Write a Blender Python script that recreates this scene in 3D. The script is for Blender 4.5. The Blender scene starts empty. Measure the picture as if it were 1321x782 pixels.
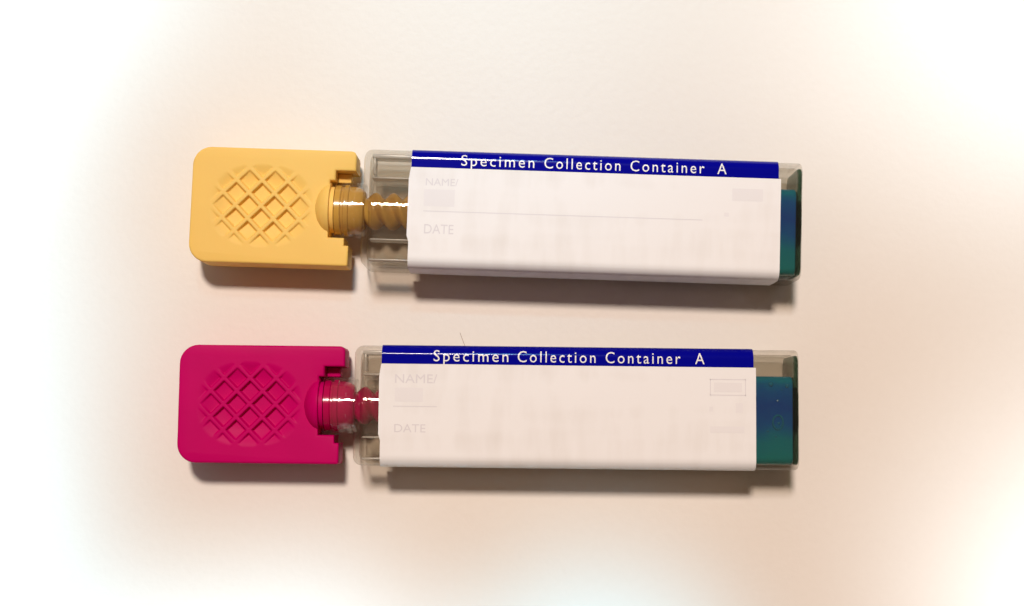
import bpy, bmesh, math, random
from mathutils import Vector, Matrix
from mathutils.geometry import tessellate_polygon

random.seed(7)
scene = bpy.context.scene
col = scene.collection
MM = 0.001
R = math.radians

# ------------------------------------------------------------------ camera
TILT = R(5.0)
cam_d = bpy.data.cameras.new('camera')
cam_d.sensor_width = 36.0
cam_d.lens = 50.14
cam_d.clip_start = 0.005
cam_d.clip_end = 50.0
cam = bpy.data.objects.new('camera', cam_d)
col.objects.link(cam)
cam.location = (0.0, -0.200 * math.sin(TILT), 0.010 + 0.200 * math.cos(TILT))
cam.rotation_euler = (TILT, 0, 0)
scene.camera = cam

# ------------------------------------------------------------------ world (soft room light)
world = bpy.data.worlds.new('World')
scene.world = world
world.use_nodes = True
bg = world.node_tree.nodes['Background']
bg.inputs['Color'].default_value = (1.0, 0.60, 0.36, 1)
bg.inputs['Strength'].default_value = 0.135


# ------------------------------------------------------------------ lamps
def aim(o, target):
    d = Vector(target) - o.location
    o.rotation_euler = d.to_track_quat('-Z', 'Y').to_euler()


def area_lamp(name, loc, target, size, power, colour):
    l = bpy.data.lights.new(name, 'AREA')
    l.shape = 'DISK'
    l.size = size
    l.energy = power
    l.color = colour
    o = bpy.data.objects.new(name, l)
    col.objects.link(o)
    o.location = loc
    aim(o, target)
    return o


def added_spot(name, loc, target, cone, power, colour, radius=0.016):
    l = bpy.data.lights.new(name, 'SPOT')
    l.spot_size = R(cone)
    l.spot_blend = 1.0
    l.energy = power
    l.color = colour
    l.shadow_soft_size = radius
    o = bpy.data.objects.new(name, l)
    col.objects.link(o)
    o.location = loc
    aim(o, target)
    return o


area_lamp('key_lamp', (-0.11, 0.625, 1.460), (0.0, 0.0, 0.0), 0.190, 22.6, (1.0, 0.85, 0.74))
# added cool spots without a real source; their pools whiten the table edges
COOL = (0.32, 0.75, 1.0)
added_spot('added_spot', (-0.130, 0.000, 0.45), (-0.103, -0.004, 0), 14, 9.0, COOL)
added_spot('added_spot', (-0.115, 0.085, 0.45), (-0.093, 0.061, 0), 14, 10.5, COOL)
added_spot('added_spot', (-0.115, -0.085, 0.45), (-0.095, -0.063, 0), 14, 10.5, COOL)
added_spot('added_spot', (0.300, 0.200, 0.45), (0.094, 0.057, 0), 12, 13.0, (0.62, 0.86, 1.0), 0.022)
added_spot('added_spot', (0.300, -0.200, 0.45), (0.110, -0.056, 0), 11.5, 22.0, (0.75, 0.90, 1.0), 0.022)
added_spot('added_spot', (0.000, 0.350, 0.55), (-0.005, 0.066, 0), 12.5, 7.0, (0.22, 0.72, 1.0), 0.03)
added_spot('added_spot', (0.016, -0.090, 0.45), (0.012, -0.060, 0), 7.2, 8.0, (0.20, 0.72, 1.0), 0.012)
added_spot('added_spot', (-0.050, -0.100, 0.45), (-0.034, -0.067, 0), 9.8, 9.5, (0.46, 0.80, 1.0), 0.012)

scene.view_settings.view_transform = 'Standard'
scene.view_settings.look = 'None'
scene.view_settings.exposure = 0.0
scene.view_settings.gamma = 1.0
scene.render.engine = 'CYCLES'
scene.cycles.use_denoising = True
scene.cycles.max_bounces = 24
scene.cycles.transparent_max_bounces = 32
scene.cycles.transmission_bounces = 16


# ------------------------------------------------------------------ materials
def new_mat(name):
    m = bpy.data.materials.new(name)
    m.use_nodes = True
    nt = m.node_tree
    return m, nt, nt.nodes['Principled BSDF'], nt.nodes['Material Output']


def noise_bump(nt, bsdf, scale, strength, dist, detail=4.0):
    tc = nt.nodes.new('ShaderNodeTexCoord')
    nz = nt.nodes.new('ShaderNodeTexNoise')
    nz.inputs['Scale'].default_value = scale
    nz.inputs['Detail'].default_value = detail
    bp = nt.nodes.new('ShaderNodeBump')
    bp.inputs['Strength'].default_value = strength
    bp.inputs['Distance'].default_value = dist
    nt.links.new(tc.outputs['Object'], nz.inputs['Vector'])
    nt.links.new(nz.outputs['Fac'], bp.inputs['Height'])
    nt.links.new(bp.outputs['Normal'], bsdf.inputs['Normal'])
    return tc, nz


def plastic(name, colour, rough, sss=0.0, bump=0.25, spec=0.5, var=0.06):
    m, nt, b, out = new_mat(name)
    b.inputs['Roughness'].default_value = rough
    b.inputs['Specular IOR Level'].default_value = spec
    tc, nz = noise_bump(nt, b, 2600, bump, 0.00003)
    n2 = nt.nodes.new('ShaderNodeTexNoise')
    n2.inputs['Scale'].default_value = 160
    n2.inputs['Detail'].default_value = 5
    nt.links.new(tc.outputs['Object'], n2.inputs['Vector'])
    cr = nt.nodes.new('ShaderNodeMix')
    cr.data_type = 'RGBA'
    cr.inputs['A'].default_value = (*[c * (1 - var) for c in colour], 1)
    cr.inputs['B'].default_value = (*[min(1, c * (1 + var)) for c in colour], 1)
    nt.links.new(n2.outputs['Fac'], cr.inputs['Factor'])
    nt.links.new(cr.outputs['Result'], b.inputs['Base Color'])
    if sss:
        b.inputs['Subsurface Weight'].default_value = sss
        b.inputs['Subsurface Radius'].default_value = (1.0, 0.5, 0.25)
        b.inputs['Subsurface Scale'].default_value = 0.0008
    return m


def clear(name, tint, rough=0.06, haze=0.06, haze_col=(0.7, 0.68, 0.62), ior=1.5, swirl=None, ripple=0.10):
    """Clear moulded plastic: tinted see-through wall with a Fresnel gloss and a little haze."""
    m, nt, b, out = new_mat(name)
    nt.nodes.remove(b)
    tr = nt.nodes.new('ShaderNodeBsdfTransparent')
    tr.inputs['Color'].default_value = (*tint, 1)
    gl = nt.nodes.new('ShaderNodeBsdfGlossy')
    gl.inputs['Roughness'].default_value = rough
    df = nt.nodes.new('ShaderNodeBsdfDiffuse')
    df.inputs['Color'].default_value = (*haze_col, 1)
    lw = nt.nodes.new('ShaderNodeLayerWeight')
    lw.inputs['Blend'].default_value = 0.5
    pw = nt.nodes.new('ShaderNodeMath')
    pw.operation = 'POWER'
    pw.inputs[1].default_value = 4.0
    nt.links.new(lw.outputs['Facing'], pw.inputs[0])
    fr = nt.nodes.new('ShaderNodeMath')
    fr.operation = 'MULTIPLY_ADD'
    fr.inputs[1].default_value = 0.55
    fr.inputs[2].default_value = ((ior - 1) / (ior + 1)) ** 2
    nt.links.new(pw.outputs[0], fr.inputs[0])
    tc = nt.nodes.new('ShaderNodeTexCoord')
    nz = nt.nodes.new('ShaderNodeTexNoise')
    nz.inputs['Scale'].default_value = 500
    bp = nt.nodes.new('ShaderNodeBump')
    bp.inputs['Strength'].default_value = ripple
    bp.inputs['Distance'].default_value = 0.0001
    nt.links.new(tc.outputs['Object'], nz.inputs['Vector'])
    nt.links.new(nz.outputs['Fac'], bp.inputs['Height'])
    nt.links.new(bp.outputs['Normal'], gl.inputs['Normal'])
    if swirl:
        n3 = nt.nodes.new('ShaderNodeTexNoise')
        n3.inputs['Scale'].default_value = 210
        n3.inputs['Detail'].default_value = 1
        n3.inputs['Distortion'].default_value = 1.5
        nt.links.new(tc.outputs['Object'], n3.inputs['Vector'])
        rp = nt.nodes.new('ShaderNodeValToRGB')
        rp.color_ramp.elements[0].position = 0.42
        rp.color_ramp.elements[0].color = (*haze_col, 1)
        rp.color_ramp.elements[1].position = 0.68
        rp.color_ramp.elements[1].color = (*swirl, 1)
        nt.links.new(n3.outputs['Fac'], rp.inputs['Fac'])
        nt.links.new(rp.outputs['Color'], df.inputs['Color'])
    m1 = nt.nodes.new('ShaderNodeMixShader')
    m1.inputs['Fac'].default_value = haze
    m2 = nt.nodes.new('ShaderNodeMixShader')
    nt.links.new(tr.outputs[0], m1.inputs[1])
    nt.links.new(df.outputs[0], m1.inputs[2])
    nt.links.new(fr.outputs[0], m2.inputs['Fac'])
    nt.links.new(m1.outputs[0], m2.inputs[1])
    nt.links.new(gl.outputs[0], m2.inputs[2])
    nt.links.new(m2.outputs[0], out.inputs['Surface'])
    return m


def table_mat():
    m, nt, b, out = new_mat('table_laminate')
    tc = nt.nodes.new('ShaderNodeTexCoord')
    n1 = nt.nodes.new('ShaderNodeTexNoise')
    n1.inputs['Scale'].default_value = 900
    n1.inputs['Detail'].default_value = 6
    n2 = nt.nodes.new('ShaderNodeTexNoise')
    n2.inputs['Scale'].default_value = 24
    n2.inputs['Detail'].default_value = 3
    nt.links.new(tc.outputs['Object'], n1.inputs['Vector'])
    nt.links.new(tc.outputs['Object'], n2.inputs['Vector'])
    mx = nt.nodes.new('ShaderNodeMix')
    mx.data_type = 'RGBA'
    mx.inputs['A'].default_value = (0.80, 0.745, 0.69, 1)
    mx.inputs['B'].default_value = (0.87, 0.825, 0.775, 1)
    ad = nt.nodes.new('ShaderNodeMix')
    ad.data_type = 'FLOAT'
    ad.inputs['Factor'].default_value = 0.35
    nt.links.new(n2.outputs['Fac'], ad.inputs['A'])
    nt.links.new(n1.outputs['Fac'], ad.inputs['B'])
    nt.links.new(ad.outputs['Result'], mx.inputs['Factor'])
    nt.links.new(mx.outputs['Result'], b.inputs['Base Color'])
    b.inputs['Roughness'].default_value = 0.45
    b.inputs['Specular IOR Level'].default_value = 0.2
    bp = nt.nodes.new('ShaderNodeBump')
    bp.inputs['Strength'].default_value = 0.45
    bp.inputs['Distance'].default_value = 0.00008
    nt.links.new(n1.outputs['Fac'], bp.inputs['Height'])
    nt.links.new(bp.outputs['Normal'], b.inputs['Normal'])
    return m


M = {}
M['table'] = table_mat()
M['yellow'] = plastic('yellow_plastic', (0.92, 0.60, 0.155), 0.5, 0.10, 0.3, 0.16, 0.04)
M['pink'] = plastic('magenta_plastic', (0.54, 0.0, 0.125), 0.45, 0.0, 0.3, 0.06, 0.09)
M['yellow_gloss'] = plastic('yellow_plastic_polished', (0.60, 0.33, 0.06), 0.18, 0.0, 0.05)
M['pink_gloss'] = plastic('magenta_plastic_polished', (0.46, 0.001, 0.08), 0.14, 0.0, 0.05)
M['paper'] = plastic('label_paper', (0.90, 0.905, 0.93), 0.5, 0.0, 0.12, 0.4, 0.015)
def smudge(m):
    # faint dirty streaks rubbed into the paper
    nt = m.node_tree
    b = nt.nodes['Principled BSDF']
    src = b.inputs['Base Color'].links[0].from_socket
    tc = nt.nodes.new('ShaderNodeTexCoord')
    mp = nt.nodes.new('ShaderNodeMapping')
    mp.inputs['Scale'].default_value = (420, 90, 90)
    nz = nt.nodes.new('ShaderNodeTexNoise')
    nz.inputs['Scale'].default_value = 1.0
    nz.inputs['Detail'].default_value = 4
    mp2 = nt.nodes.new('ShaderNodeMapping')
    mp2.inputs['Scale'].default_value = (30, 260, 90)
    nz2 = nt.nodes.new('ShaderNodeTexNoise')
    nz2.inputs['Scale'].default_value = 1.0
    mu = nt.nodes.new('ShaderNodeMath')
    mu.operation = 'MULTIPLY'
    rp = nt.nodes.new('ShaderNodeMapRange')
    rp.inputs['From Min'].default_value = 0.22
    rp.inputs['From Max'].default_value = 0.50
    rp.inputs['To Max'].default_value = 0.55
    mx = nt.nodes.new('ShaderNodeMix')
    mx.data_type = 'RGBA'
    mx.inputs['B'].default_value = (0.76, 0.74, 0.73, 1)
    nt.links.new(tc.outputs['Object'], mp.inputs['Vector'])
    nt.links.new(tc.outputs['Object'], mp2.inputs['Vector'])
    nt.links.new(mp.outputs[0], nz.inputs['Vector'])
    nt.links.new(mp2.outputs[0], nz2.inputs['Vector'])
    nt.links.new(nz.outputs['Fac'], mu.inputs[0])
    nt.links.new(nz2.outputs['Fac'], mu.inputs[1])
    nt.links.new(mu.outputs[0], rp.inputs['Value'])
    nt.links.new(rp.outputs['Result'], mx.inputs['Factor'])
    nt.links.new(src, mx.inputs['A'])
    nt.links.new(mx.outputs['Result'], b.inputs['Base Color'])


smudge(M['paper'])
M['blue'] = plastic('blue_print', (0.0, 0.001, 0.30), 0.10, 0.0, 0.02, 0.22, 0.08)
M['white_ink'] = plastic('white_ink', (0.90, 0.90, 0.90), 0.35, 0.0, 0.0, 0.5, 0.0)
M['pale_ink'] = plastic('faded_ink', (0.755, 0.74, 0.79), 0.55, 0.0, 0.0, 0.3, 0.04)
M['paler_ink'] = plastic('rubbed_ink', (0.855, 0.85, 0.885), 0.55, 0.0, 0.0, 0.3, 0.02)
M['clear'] = clear('clear_plastic', (0.935, 0.92, 0.89), 0.06, 0.010, (0.66, 0.66, 0.60))
M['neck'] = clear('clear_neck', (0.985, 0.98, 0.97), 0.05, 0.012, ripple=0.45)
def dyed_fluid():
    """Blue dye in teal buffer, settled along the middle of the chamber."""
    m = clear('dyed_fluid', (0.01, 0.27, 0.40), 0.1, 0.72, (0.0, 0.1, 0.2), 1.05)
    nt = m.node_tree
    df = next(n for n in nt.nodes if n.type == 'BSDF_DIFFUSE')
    tc = next(n for n in nt.nodes if n.type == 'TEX_COORD')
    nz = nt.nodes.new('ShaderNodeTexNoise')
    nz.inputs['Scale'].default_value = 330
    nz.inputs['Detail'].default_value = 1.5
    nt.links.new(tc.outputs['Object'], nz.inputs['Vector'])
    sp = nt.nodes.new('ShaderNodeSeparateXYZ')
    nt.links.new(tc.outputs['Object'], sp.inputs[0])
    sh = nt.nodes.new('ShaderNodeMath')
    sh.operation = 'MULTIPLY_ADD'
    sh.inputs[1].default_value = 30 * MM / 9.2
    nt.links.new(nz.outputs['Fac'], sh.inputs[0])
    nt.links.new(sp.outputs['Y'], sh.inputs[2])
    mr = nt.nodes.new('ShaderNodeMapRange')
    mr.inputs['From Min'].default_value = (-70 + 15) * MM / 9.2
    mr.inputs['From Max'].default_value = (44 + 15) * MM / 9.2
    nt.links.new(sh.outputs[0], mr.inputs['Value'])
    rp = nt.nodes.new('ShaderNodeValToRGB')
    el = rp.color_ramp.elements
    el[0].position = 0.0
    el[0].color = (0.0, 0.25, 0.25, 1)
    el[1].position = 0.24
    el[1].color = (0.0, 0.22, 0.28, 1)
    for p, c in ((0.46, (0.0, 0.11, 0.36, 1)), (0.64, (0.0, 0.07, 0.34, 1)), (0.84, (0.0, 0.11, 0.36, 1)), (0.97, (0.0, 0.22, 0.32, 1))):
        e = el.new(p)
        e.color = c
    nt.links.new(mr.outputs['Result'], rp.inputs['Fac'])
    nt.links.new(rp.outputs['Color'], df.inputs['Color'])
    return m


M['fluid'] = dyed_fluid()
M['end_wall'] = clear('tinted_end_wall', (0.25, 0.38, 0.30), 0.08, 0.1, (0.02, 0.06, 0.05), 1.3)  # dark edge from internal reflection is put into the tint
M['frost'] = clear('frosted_glint_rib', (0.85, 0.84, 0.82), 0.2, 0.45, (0.85, 0.83, 0.8))  # whitish haze paints the bright edge lines
M['glint_bubble'] = clear('glint_bubble_skin', (0.3, 0.8, 0.85), 0.05, 0.4, (0.0, 0.30, 0.48), 1.6)  # bright teal skin paints glints of the fluid
M['ring'] = clear('glint_ring_teal', (0.1, 0.6, 0.7), 0.08, 0.5, (0.0, 0.22, 0.36), 1.3)  # teal glints painted as a ring's own colour
M['hair'] = plastic('brown_fibre', (0.30, 0.20, 0.15), 0.6)

# ------------------------------------------------------------------ mesh helpers (units: 1 = 1/9.2 mm)
U = MM / 9.2


def build(name, verts, faces, mat, parent=None, smooth=True, loc=None, angle=35):
    me = bpy.data.meshes.new(name)
    me.from_pydata([(x * U, y * U, z * U) for x, y, z in verts], [], faces)
    me.validate()
    return link(name, me, mat, parent, smooth, angle)


def link(name, me, mat, parent=None, smooth=True, angle=35):
    o = bpy.data.objects.new(name, me)
    col.objects.link(o)
    me.materials.append(mat)
    if smooth:
        me.shade_smooth() if hasattr(me, 'shade_smooth') else None
        try:
            me.set_sharp_from_angle(angle=R(angle))
        except Exception:
            pass
    o.parent = parent
    return o


def from_bm(name, bm, mat, parent=None, smooth=True, angle=35):
    bmesh.ops.recalc_face_normals(bm, faces=bm.faces)
    bm.transform(Matrix.Scale(U, 4))
    me = bpy.data.meshes.new(name)
    bm.to_mesh(me)
    bm.free()
    return link(name, me, mat, parent, smooth, angle)


def rrect(hw, z0, z1, r, n=6, yc=0.0):
    """Rounded rectangle in the y-z plane, counter-clockwise."""
    r = max(0.5, min(r, hw - 0.1, (z1 - z0) / 2 - 0.1))
    pts = []
    for cy, cz, a0 in ((hw - r, z1 - r, 0), (-hw + r, z1 - r, 90), (-hw + r, z0 + r, 180), (hw - r, z0 + r, 270)):
        for k in range(n + 1):
            a = R(a0 + 90 * k / n)
            pts.append((yc + cy + r * math.cos(a), cz + r * math.sin(a)))
    return pts


def loft(rings, caps=True, flip=False):
    """rings: list of lists of 3-D points with equal count."""
    n = len(rings[0])
    v = [p for r in rings for p in r]
    f = []
    for i in range(len(rings) - 1):
        for j in range(n):
            a, b = i * n + j, i * n + (j + 1) % n
            f.append((a, b, b + n, a + n))
    if caps:
        f.append(tuple(reversed(range(n))))
        f.append(tuple(range((len(rings) - 1) * n, len(rings) * n)))
    if flip:
        f = [tuple(reversed(q)) for q in f]
    return v, f


def merge(*vf):
    V, F = [], []
    for v, f in vf:
        o = len(V)
        V += v
        F += [tuple(i + o for i in q) for q in f]
    return V, F


def rbox(x0, x1, hw, z0, z1, r, ends, yc=0.0, flip=False, n=6, k=5):
    """Long rounded box along x; ends = (rounding depth left, right)."""
    rings = []

    def ring(x, d):
        return [(x, y, z) for y, z in rrect(hw - d, z0 + d, z1 - d, max(r - d * 0.6, 2), n, yc)]
    e0, e1 = ends
    rings = []
    for i in range(k + 1):
        t = R(90 * i / k)
        rings.append(ring(x0 + e0 * (1 - math.cos(t)), e0 * (1 - math.sin(t))))
    for i in range(k, -1, -1):
        t = R(90 * i / k)
        rings.append(ring(x1 - e1 * (1 - math.cos(t)), e1 * (1 - math.sin(t))))
    return loft(rings, True, flip)


def lathe(profile, zc, yc=0.0, n=40, caps=True):
    """profile: list of (x, radius) turned about the x axis."""
    rings = []
    for x, r in profile:
        rings.append([(x, yc + r * math.cos(2 * math.pi * k / n), zc + r * math.sin(2 * math.pi * k / n)) for k in range(n)])
    return loft(rings, caps)


def box(x0, x1, y0, y1, z0, z1, bev=0.0, seg=2):
    bm = bmesh.new()
    bmesh.ops.create_cube(bm, size=1)
    for v in bm.verts:
        v.co = ((x0 + x1) / 2 + v.co.x * (x1 - x0), (y0 + y1) / 2 + v.co.y * (y1 - y0), (z0 + z1) / 2 + v.co.z * (z1 - z0))
    if bev:
        bmesh.ops.bevel(bm, geom=bm.edges[:], offset=bev, segments=seg, profile=0.5, affect='EDGES')
    return bm


def thing(name, label, cat, group, loc, rotz):
    o = bpy.data.objects.new(name, None)
    o.empty_display_size = 0.01
    col.objects.link(o)
    o.location = loc
    o.rotation_euler = (0, 0, rotz)
    o['label'] = label
    o['category'] = cat
    if group:
        o['group'] = group
    return o


# ------------------------------------------------------------------ the table
bm = bmesh.new()
bmesh.ops.create_grid(bm, x_segments=8, y_segments=8, size=0.5)
res = bmesh.ops.extrude_face_region(bm, geom=bm.faces[:])
bmesh.ops.translate(bm, verts=[g for g in res['geom'] if isinstance(g, bmesh.types.BMVert)], vec=(0, 0, -0.025))
bmesh.ops.recalc_face_normals(bm, faces=bm.faces)
me = bpy.data.meshes.new('table_top')
bm.to_mesh(me)
bm.free()
table = link('table_top', me, M['table'], None, False)
table['kind'] = 'structure'
table['label'] = 'pale cream laminate table top under both specimen tubes'

# ------------------------------------------------------------------ the specimen tubes
HW, ZT, RC = 77.2, 92.0, 13.0        # casing half width, height, edge radius
LEN = 570.0                          # casing length
ZA = 50.0                            # height of the screw axis


def wrap(s, h=0.0):
    """Arc length s north of y = 0 on the casing's top, height h above it -> (y, z)."""
    sgn = 1 if s >= 0 else -1
    s = abs(s)
    flat = HW - RC
    if s <= flat:
        return sgn * s, ZT + h
    a = (s - flat) / RC
    if a <= math.pi / 2:
        return sgn * (flat + (RC + h) * math.sin(a)), ZT - RC + (RC + h) * math.cos(a)
    return sgn * (HW + h), ZT - RC - (s - flat - RC * math.pi / 2)


S_ARC = HW - RC + RC * math.pi / 2


def sheet(x0, x1, s0, s1, h, th, left=None, nx=2):
    """A wrapped sheet with thickness; left(s) shifts the left edge."""
    ss = set([s0, s1])
    for k in range(0, 9):
        for sg in (1, -1):
            q = sg * (HW - RC + RC * math.pi / 2 * k / 8)
            if s0 < q < s1:
                ss.add(q)
    for q in (s0 + (s1 - s0) * k / 24 for k in range(25)):
        ss.add(q)
    ss = sorted(ss)
    V, F = [], []
    cols = len(ss)
    for hh in (h, h - th):
        for i in range(nx):
            for s in ss:
                y, z = wrap(s, hh)
                xl = x0 + (left(s) if left else 0)
                V.append((xl + (x1 - xl) * i / (nx - 1), y, z))
    off = nx * cols
    for i in range(nx - 1):
        for j in range(cols - 1):
            a = i * cols + j
            F.append((a, a + cols, a + cols + 1, a + 1))
            F.append((off + a, off + a + 1, off + a + cols + 1, off + a + cols))
    for j in range(cols - 1):
        F.append((j, j + 1, off + j + 1, off + j))
        a = (nx - 1) * cols + j
        F.append((a, off + a, off + a + 1, a + 1))
    for i in range(nx - 1):
        a = i * cols
        F.append((a, off + a, off + a + cols, a + cols))
        a = i * cols + cols - 1
        F.append((a, a + cols, off + a + cols, off + a))
    return V, F


def text_mesh(body, x0, x1, s_base, cap_h, h, name, mat, parent, bold=0.0, spacing=1.0):
    """Lettering as a thin sheet bent over the casing; body fits x0..x1, cap height cap_h."""
    cu = bpy.data.curves.new(name, 'FONT')
    cu.body = body
    cu.size = 1.0
    cu.space_character = spacing
    cu.resolution_u = 3
    cu.offset = bold
    to = bpy.data.objects.new(name, cu)
    col.objects.link(to)
    dg = bpy.context.evaluated_depsgraph_get()
    me = bpy.data.meshes.new_from_object(to.evaluated_get(dg))
    bpy.data.objects.remove(to)
    xs = [v.co.x for v in me.vertices]
    mn, mx = min(xs), max(xs)
    bm = bmesh.new()
    bm.from_mesh(me)
    bpy.data.meshes.remove(me)
    kx = (x1 - x0) / (mx - mn)
    ky = cap_h / 0.73
    for v in bm.verts:
        v.co = (x0 + (v.co.x - mn) * kx, s_base + v.co.y * ky, 0)
    lo = min(v.co.y for v in bm.verts)
    hi = max(v.co.y for v in bm.verts)
    q = math.floor(lo) + 0.5
    while q < hi and hi > HW - RC - 2:
        bmesh.ops.bisect_plane(bm, geom=bm.verts[:] + bm.edges[:] + bm.faces[:], plane_co=(0, q, 0), plane_no=(0, 1, 0))
        q += 1.6
    for v in bm.verts:
        y, z = wrap(v.co.y, h)
        v.co = (v.co.x, y, z)
    bm.transform(Matrix.Scale(U, 4))
    for f in bm.faces:
        f.normal_update()
        if f.normal.z < 0:
            f.normal_flip()
    me = bpy.data.meshes.new(name)
    bm.to_mesh(me)
    bm.free()
    return link(name, me, mat, parent, False)


def rect_mark(x0, x1, y0, y1, mat, parent, name='printed_mark', h=1.35):
    return build(name, [(x0, y0, ZT + h), (x1, y0, ZT + h), (x1, y1, ZT + h), (x0, y1, ZT + h)], [(0, 1, 2, 3)], mat, parent, False)


def cap_plate_mesh():
    """The flat cap: outline with rounded corners and the two notches, bevelled, with the dished diamond grip cut in its top."""
    def arc(cx, cy, r, a0, a1, n=8):
        return [(cx + r * math.cos(R(a0 + (a1 - a0) * k / n)), cy + r * math.sin(R(a0 + (a1 - a0) * k / n))) for k in range(n + 1)]
    L, T, B = -223.0, 75.0, -75.0
    pts = []
    pts += arc(L + 24, T - 24, 24, 180, 90)
    pts += arc(-11 - 7, T - 7, 7, 90, 0, 4)
    pts += [(-11, 49), (-37, 49), (-37, 36), (-44, 36), (-44, -38), (-23, -38), (-23, -48), (-17, -48)]
    pts += arc(-17 - 3, B + 3, 3, 0, -90, 3)
    pts += arc(L + 24, B + 24, 24, -90, -180)
    z0, z1 = 18.0, 68.0
    bm = bmesh.new()
    vb = [bm.verts.new((x, y, z0)) for x, y in pts]
    vt = [bm.verts.new((x, y, z1)) for x, y in pts]
    n = len(pts)
    bot = bm.faces.new(vb)
    top = bm.faces.new(list(reversed(vt)))
    for i in range(n):
        j = (i + 1) % n
        bm.faces.new((vb[i], vt[i], vt[j], vb[j]))
    bmesh.ops.recalc_face_normals(bm, faces=bm.faces)
    ed = [e for e in bm.edges if abs(e.verts[0].co.z - e.verts[1].co.z) < 1e-6]
    bmesh.ops.bevel(bm, geom=ed, offset=3.2, segments=4, profile=0.5, affect='EDGES', clamp_overlap=True)
    top = max((f for f in bm.faces if f.normal.z > 0.99), key=lambda f: f.calc_area())
    loop = [v for v in top.verts]
    zt = loop[0].co.z
    # the dished diamond grip
    cx, cy, ax, ay = -132.0, 0.0, 68.0, 55.0
    x0, x1, y0, y1 = cx - 76, cx + 76, -61.0, 61.0
    st = 0.8
    nx, ny = int(round((x1 - x0) / st)), int(round((y1 - y0) / st))
    per = 33.2 / math.sqrt(2)

    def hgt(x, y):
        e = 1 - ((abs(x - cx) / ax) ** 2.4 + (abs(y - cy) / ay) ** 2.4)
        if e <= 0:
            return 0.0
        q = min(1.0, e * 1.1)
        depth = 6.6 * q * q * (3 - 2 * q)
        a = (x - cx + (y - cy)) / math.sqrt(2) / per
        b = (x - cx - (y - cy)) / math.sqrt(2) / per
        da = abs(a - math.floor(a + 0.5)) * per
        db = abs(b - math.floor(b + 0.5)) * per
        d = min(da, db)                         # distance from the nearest ridge line
        t = min(1.0, max(0.0, (d - 1.8) / 2.3))
        t = t * t * (3 - 2 * t)
        return -depth * t
    grid = [[bm.verts.new((x0 + (x1 - x0) * i / nx, y0 + (y1 - y0) * j / ny, zt + hgt(x0 + (x1 - x0) * i / nx, y0 + (y1 - y0) * j / ny)))
             for i in range(nx + 1)] for j in range(ny + 1)]
    for j in range(ny):
        for i in range(nx):
            bm.faces.new((grid[j][i], grid[j][i + 1], grid[j + 1][i + 1], grid[j + 1][i]))
    corner = [grid[0][0], grid[0][nx], grid[ny][nx], grid[ny][0]]
    border = [grid[0][i] for i in range(nx)] + [grid[j][nx] for j in range(ny)] + [grid[ny][i] for i in range(nx, 0, -1)] + [grid[j][0] for j in range(ny, 0, -1)]
    bm.faces.remove(top)
    tris = tessellate_polygon([[v.co for v in loop], [v.co for v in reversed(border)]])
    allv = loop + list(reversed(border))
    for t in tris:
        try:
            bm.faces.new([allv[i] for i in t])
        except ValueError:
            pass
    bmesh.ops.recalc_face_normals(bm, faces=bm.faces)
    bm.transform(Matrix.Scale(U, 4))
    me = bpy.data.meshes.new('cap')
    bm.to_mesh(me)
    bm.free()
    return me


PLATE = cap_plate_mesh()


def thread_mesh(x0, x1, core, outer, pitch, zc, n=26):
    """Screw: one continuous surface whose radius follows a helix ridge."""
    rings = []
    steps = int((x1 - x0) / 0.9)
    for i in range(steps + 1):
        x = x0 + (x1 - x0) * i / steps
        ring = []
        for k in range(n * 2):
            a = 2 * math.pi * k / (n * 2)
            ph = 2 * ((x - x0) / pitch - a / (2 * math.pi)) % 1.0      # two-start thread
            d = abs(ph - 0.5) * 2            # 0 on the ridge, 1 in the groove
            t = (0.5 + 0.5 * math.cos(math.pi * d)) ** 0.8
            r = core + (outer - core) * t
            ring.append((x, r * math.cos(a), zc + r * math.sin(a)))
        rings.append(ring)
    return loft(rings)


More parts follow.
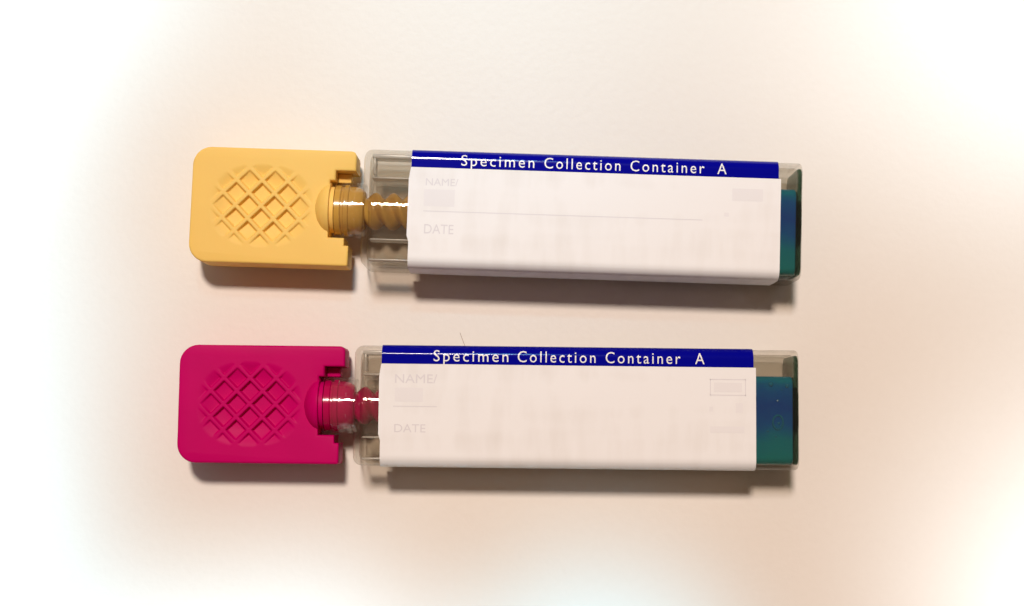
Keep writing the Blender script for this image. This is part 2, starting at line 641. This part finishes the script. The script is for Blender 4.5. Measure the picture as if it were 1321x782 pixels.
def make_tube(label, loc, rotz, hue, cap_shift, lab0, words, glint_bubbles):
    t = thing('specimen_tube', label, 'specimen tube', 'specimen collection tubes', loc, rotz)
    x_off = -285.0                                  # the casing is centred on the empty

    def put(o):
        o.location = (x_off * U, 0, 0)
        return o

    # --- cap, one plate with its moulded stem
    me = PLATE.copy()
    cap = link('cap', me, M[hue], t, True, 50)
    cap.location = ((x_off + cap_shift - 3.0) * U, 0, 0)
    cap.scale = (1.018, 1.022, 1.0)
    v, f = lathe([(-66, 0.3), (-65.6, 5), (-64.4, 11), (-62, 18), (-58.5, 24.5), (-54, 30), (-49.5, 33.6), (-45, 35.4), (-43.6, 35.4), (-43, 34.6),
                  (-42.8, 30), (-37.5, 30), (-37.3, 33)], ZA)
    build('dome', v, f, M[hue], cap)
    prof = [(-37.4, 28)]
    for x, r in ((-36.5, 32), (-29, 32), (-28, 30.5), (-25.5, 30.5), (-24.5, 33), (-19, 33), (-18, 31), (-12, 31), (-5, 29.5), (0, 26), (2, 23)):
        prof.append((x, r))
    v, f = lathe(prof, ZA)
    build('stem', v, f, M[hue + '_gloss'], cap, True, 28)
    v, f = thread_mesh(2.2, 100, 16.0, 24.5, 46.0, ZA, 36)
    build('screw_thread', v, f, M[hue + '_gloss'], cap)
    from_bm('ledge', box(-36.6, -19, 36.5, 48.6, 24, 46, 1.5), M[hue], cap)
    # --- clear casing
    outer = rbox(-2.5, LEN, HW, 0.4, ZT, RC, (11, 5))
    inner = rbox(5, LEN - 5.5, HW - 6, 6, ZT - 6, RC - 3, (8, 4), flip=True)
    v, f = merge(outer, inner)
    case = put(build('casing', v, f, M['clear'], t))
    # neck collar round the stem, with its flange
    prof = [(-33, 33.6), (-33, 35.6), (-30, 36.4), (-22, 36.4), (-20, 35.4), (-14, 35.4), (-12, 37.0), (-7, 37.0), (-5, 35), (-1, 35), (-1, 33), (-14, 33.4)]
    rings = [[(x, r * math.cos(2 * math.pi * k / 40), ZA + r * math.sin(2 * math.pi * k / 40)) for k in range(40)] for x, r in prof]
    put(build('neck', *loft(rings + [rings[0]], False), M['neck'], t))
    # inner sleeve of the casing
    prof = [(9.5, 36.5), (9.5, 40), (250, 40), (250, 36.5)]
    rings = [[(x, r * math.cos(2 * math.pi * k / 40), 46 + r * math.sin(2 * math.pi * k / 40)) for k in range(40)] for x, r in prof]
    build('sleeve', *loft(rings + [rings[0]], False), M['neck'], case)
    # --- fluid at the far end
    v, f = rbox(330, LEN - 6.2, 57, 7, 82.5, 10, (6, 3), yc=-13.5)
    put(build('dyed_fluid', v, f, M['fluid'], t))
    v, f = rbox(LEN - 5.0, LEN - 0.6, HW - 7, 5, ZT - 5, 10, (1, 1))
    put(build('end_wall', v, f, M['end_wall'], t))
    v, f = rbox(LEN - 0.4, LEN + 2.2, 30, 20, 76, 12, (0.5, 1.8))
    put(build('end_seal', v, f, M['end_wall'], t))
    # pale ribs added to draw the bright edge lines inside the clear shoulder
    from_bm('glint_rib', box(10, 13.5, 44, 66, 62, 85, 1), M['frost'], case)
    for yy, zz, hw in ((68, 85.5, 2.8), (40, 82, 1.4), (-41, 80, 1.2), (-68, 84, 1.2)):
        build('glint_rib', *rbox(8.5, lab0 + 12, hw, zz - 26, zz, 1.2, (1, 1), yc=yy), M['frost'], case)
    for bx_, by_, br in glint_bubbles:  # small bubbles added as sparkles on the fluid
        b = bmesh.new()
        bmesh.ops.create_icosphere(b, subdivisions=2, radius=br)
        bmesh.ops.translate(b, verts=b.verts, vec=(bx_, by_, 82.2))
        put(from_bm('glint_bubble', b, M['glint_bubble'], t))
    if glint_bubbles:  # oval ring added to draw a loop of teal glints
        rings = []
        for k in range(28):
            a = 2 * math.pi * k / 28
            rings.append([(544 + (6.5 + 1.5 * math.cos(q)) * math.cos(a), -16 + (9 + 1.5 * math.cos(q)) * math.sin(a), 82.4 + 1.5 * math.sin(q))
                          for q in (2 * math.pi * i / 8 for i in range(8))])
        put(build('glint_ring', *loft(rings + [rings[0]], False), M['ring'], t))
    # --- wrapped paper label
    x0, x1 = lab0, lab0 + 481.0
    sN = 53.5

    def jog(s):
        return 0.0 if s < -44 else (-2.5 if s < 40 else -2.5 + 2.5 * min(1, (s - 40) / 13))
    v, f = sheet(x0, x1, -(S_ARC + 58), sN, 1.2, 0.9, jog)
    lab = put(build('label', v, f, M['paper'], t))
    v, f = sheet(x0 + 0.3, x1 - 3.0, sN + 0.15, S_ARC + 30, 1.25, 0.9)
    build('header_band', v, f, M['blue'], lab)
    for w, wx0, wx1 in words:
        text_mesh(w, wx0, wx1, 57.3, 14.8, 1.55, 'lettering', M['white_ink'], lab, -0.002, 1.28)
    return t, lab, x0


def hair():
    pts = [(-0.00765, -0.0035), (-0.0074, -0.0042), (-0.0071, -0.0050), (-0.0068, -0.0058), (-0.0066, -0.0063)]
    V, F = [], []
    for i, (x, y) in enumerate(pts):
        r = 0.000035
        for k in range(5):
            a = 2 * math.pi * k / 5
            V.append(((x + r * math.cos(a)) / U, y / U, (0.00006 + r * math.sin(a)) / U))
    for i in range(len(pts) - 1):
        for k in range(5):
            a, b = i * 5 + k, i * 5 + (k + 1) % 5
            F.append((a, b, b + 5, a + 5))
    o = build('hair_strand', V, F, M['hair'], None)
    o['label'] = 'tiny dark hair lying on the table between the two tubes'
    o['category'] = 'hair'


# words: (text, x from casing left) measured on each label
tA, labA, xA = make_tube('yellow-capped clear specimen tube with white label and blue header strip', (0.01000, 0.01268, 0), R(-1.9),
                         'yellow', 0.0, 60.0,
                         (('Specimen', 125, 220), ('Collection', 233, 332), ('Container', 345, 441), ('A', 458, 470)), ())
tB, labB, xB = make_tube('magenta-capped clear specimen tube with white label and wider blue end window', (0.00909, -0.01462, 0), R(-0.65),
                         'pink', -2.5, 33.0,
                         (('Specimen', 100, 196), ('Collection', 208, 308), ('Container', 321, 417), ('A', 436, 448)),
                         ((544, 12, 1.7), (545, -17, 2.0), (541, -34, 1.5), (535, 33, 3.4), (556, 31, 2.8), (531, -27, 1.4), (549, 26, 1.3)))

# faded print on the two labels
def faded(lab, x0, tube):
    def tx(body, a, b, s, h, mat='pale_ink'):
        return text_mesh(body, x0 + a, x0 + b, s, h, 1.4, 'faded_print', M[mat], lab, 0.0, 1.0)
    if tube == 'yellow':
        rect_mark(x0 + 18, x0 + 58, 3, 25, M['paler_ink'], lab)
        tx('NAME/', 20, 62, 30, 10)
        rect_mark(x0 + 18, x0 + 380, -4.2, -3.2, M['pale_ink'], lab, 'printed_line')
        tx('DATE', 20, 58, -33, 13)
        rect_mark(x0 + 418, x0 + 458, 23, 39, M['paler_ink'], lab)
        rect_mark(x0 + 408, x0 + 414, 2, 7, M['paler_ink'], lab)
    else:
        tx('NAME/', 18, 72, 29, 12)
        rect_mark(x0 + 18, x0 + 54, 5, 23, M['paler_ink'], lab)
        rect_mark(x0 + 16, x0 + 72, -1.4, -0.4, M['pale_ink'], lab, 'printed_line')
        tx('DATE', 18, 58, -34, 11)
        for a, b, c, d in ((422, 468, 37.5, 38.5), (422, 468, 17.5, 18.5), (422, 423, 17.5, 38.5), (467, 468, 17.5, 38.5)):
            rect_mark(x0 + a, x0 + b, c, d, M['pale_ink'], lab, 'printed_line')
        rect_mark(x0 + 427, x0 + 463, 22, 34, M['paler_ink'], lab)
        rect_mark(x0 + 421, x0 + 426, -3, 3, M['paler_ink'], lab)
        rect_mark(x0 + 455, x0 + 464, -4, 8, M['paler_ink'], lab)
        rect_mark(x0 + 422, x0 + 466, -30, -22, M['paler_ink'], lab)


faded(labA, xA, 'yellow')
faded(labB, xB, 'pink')
hair()
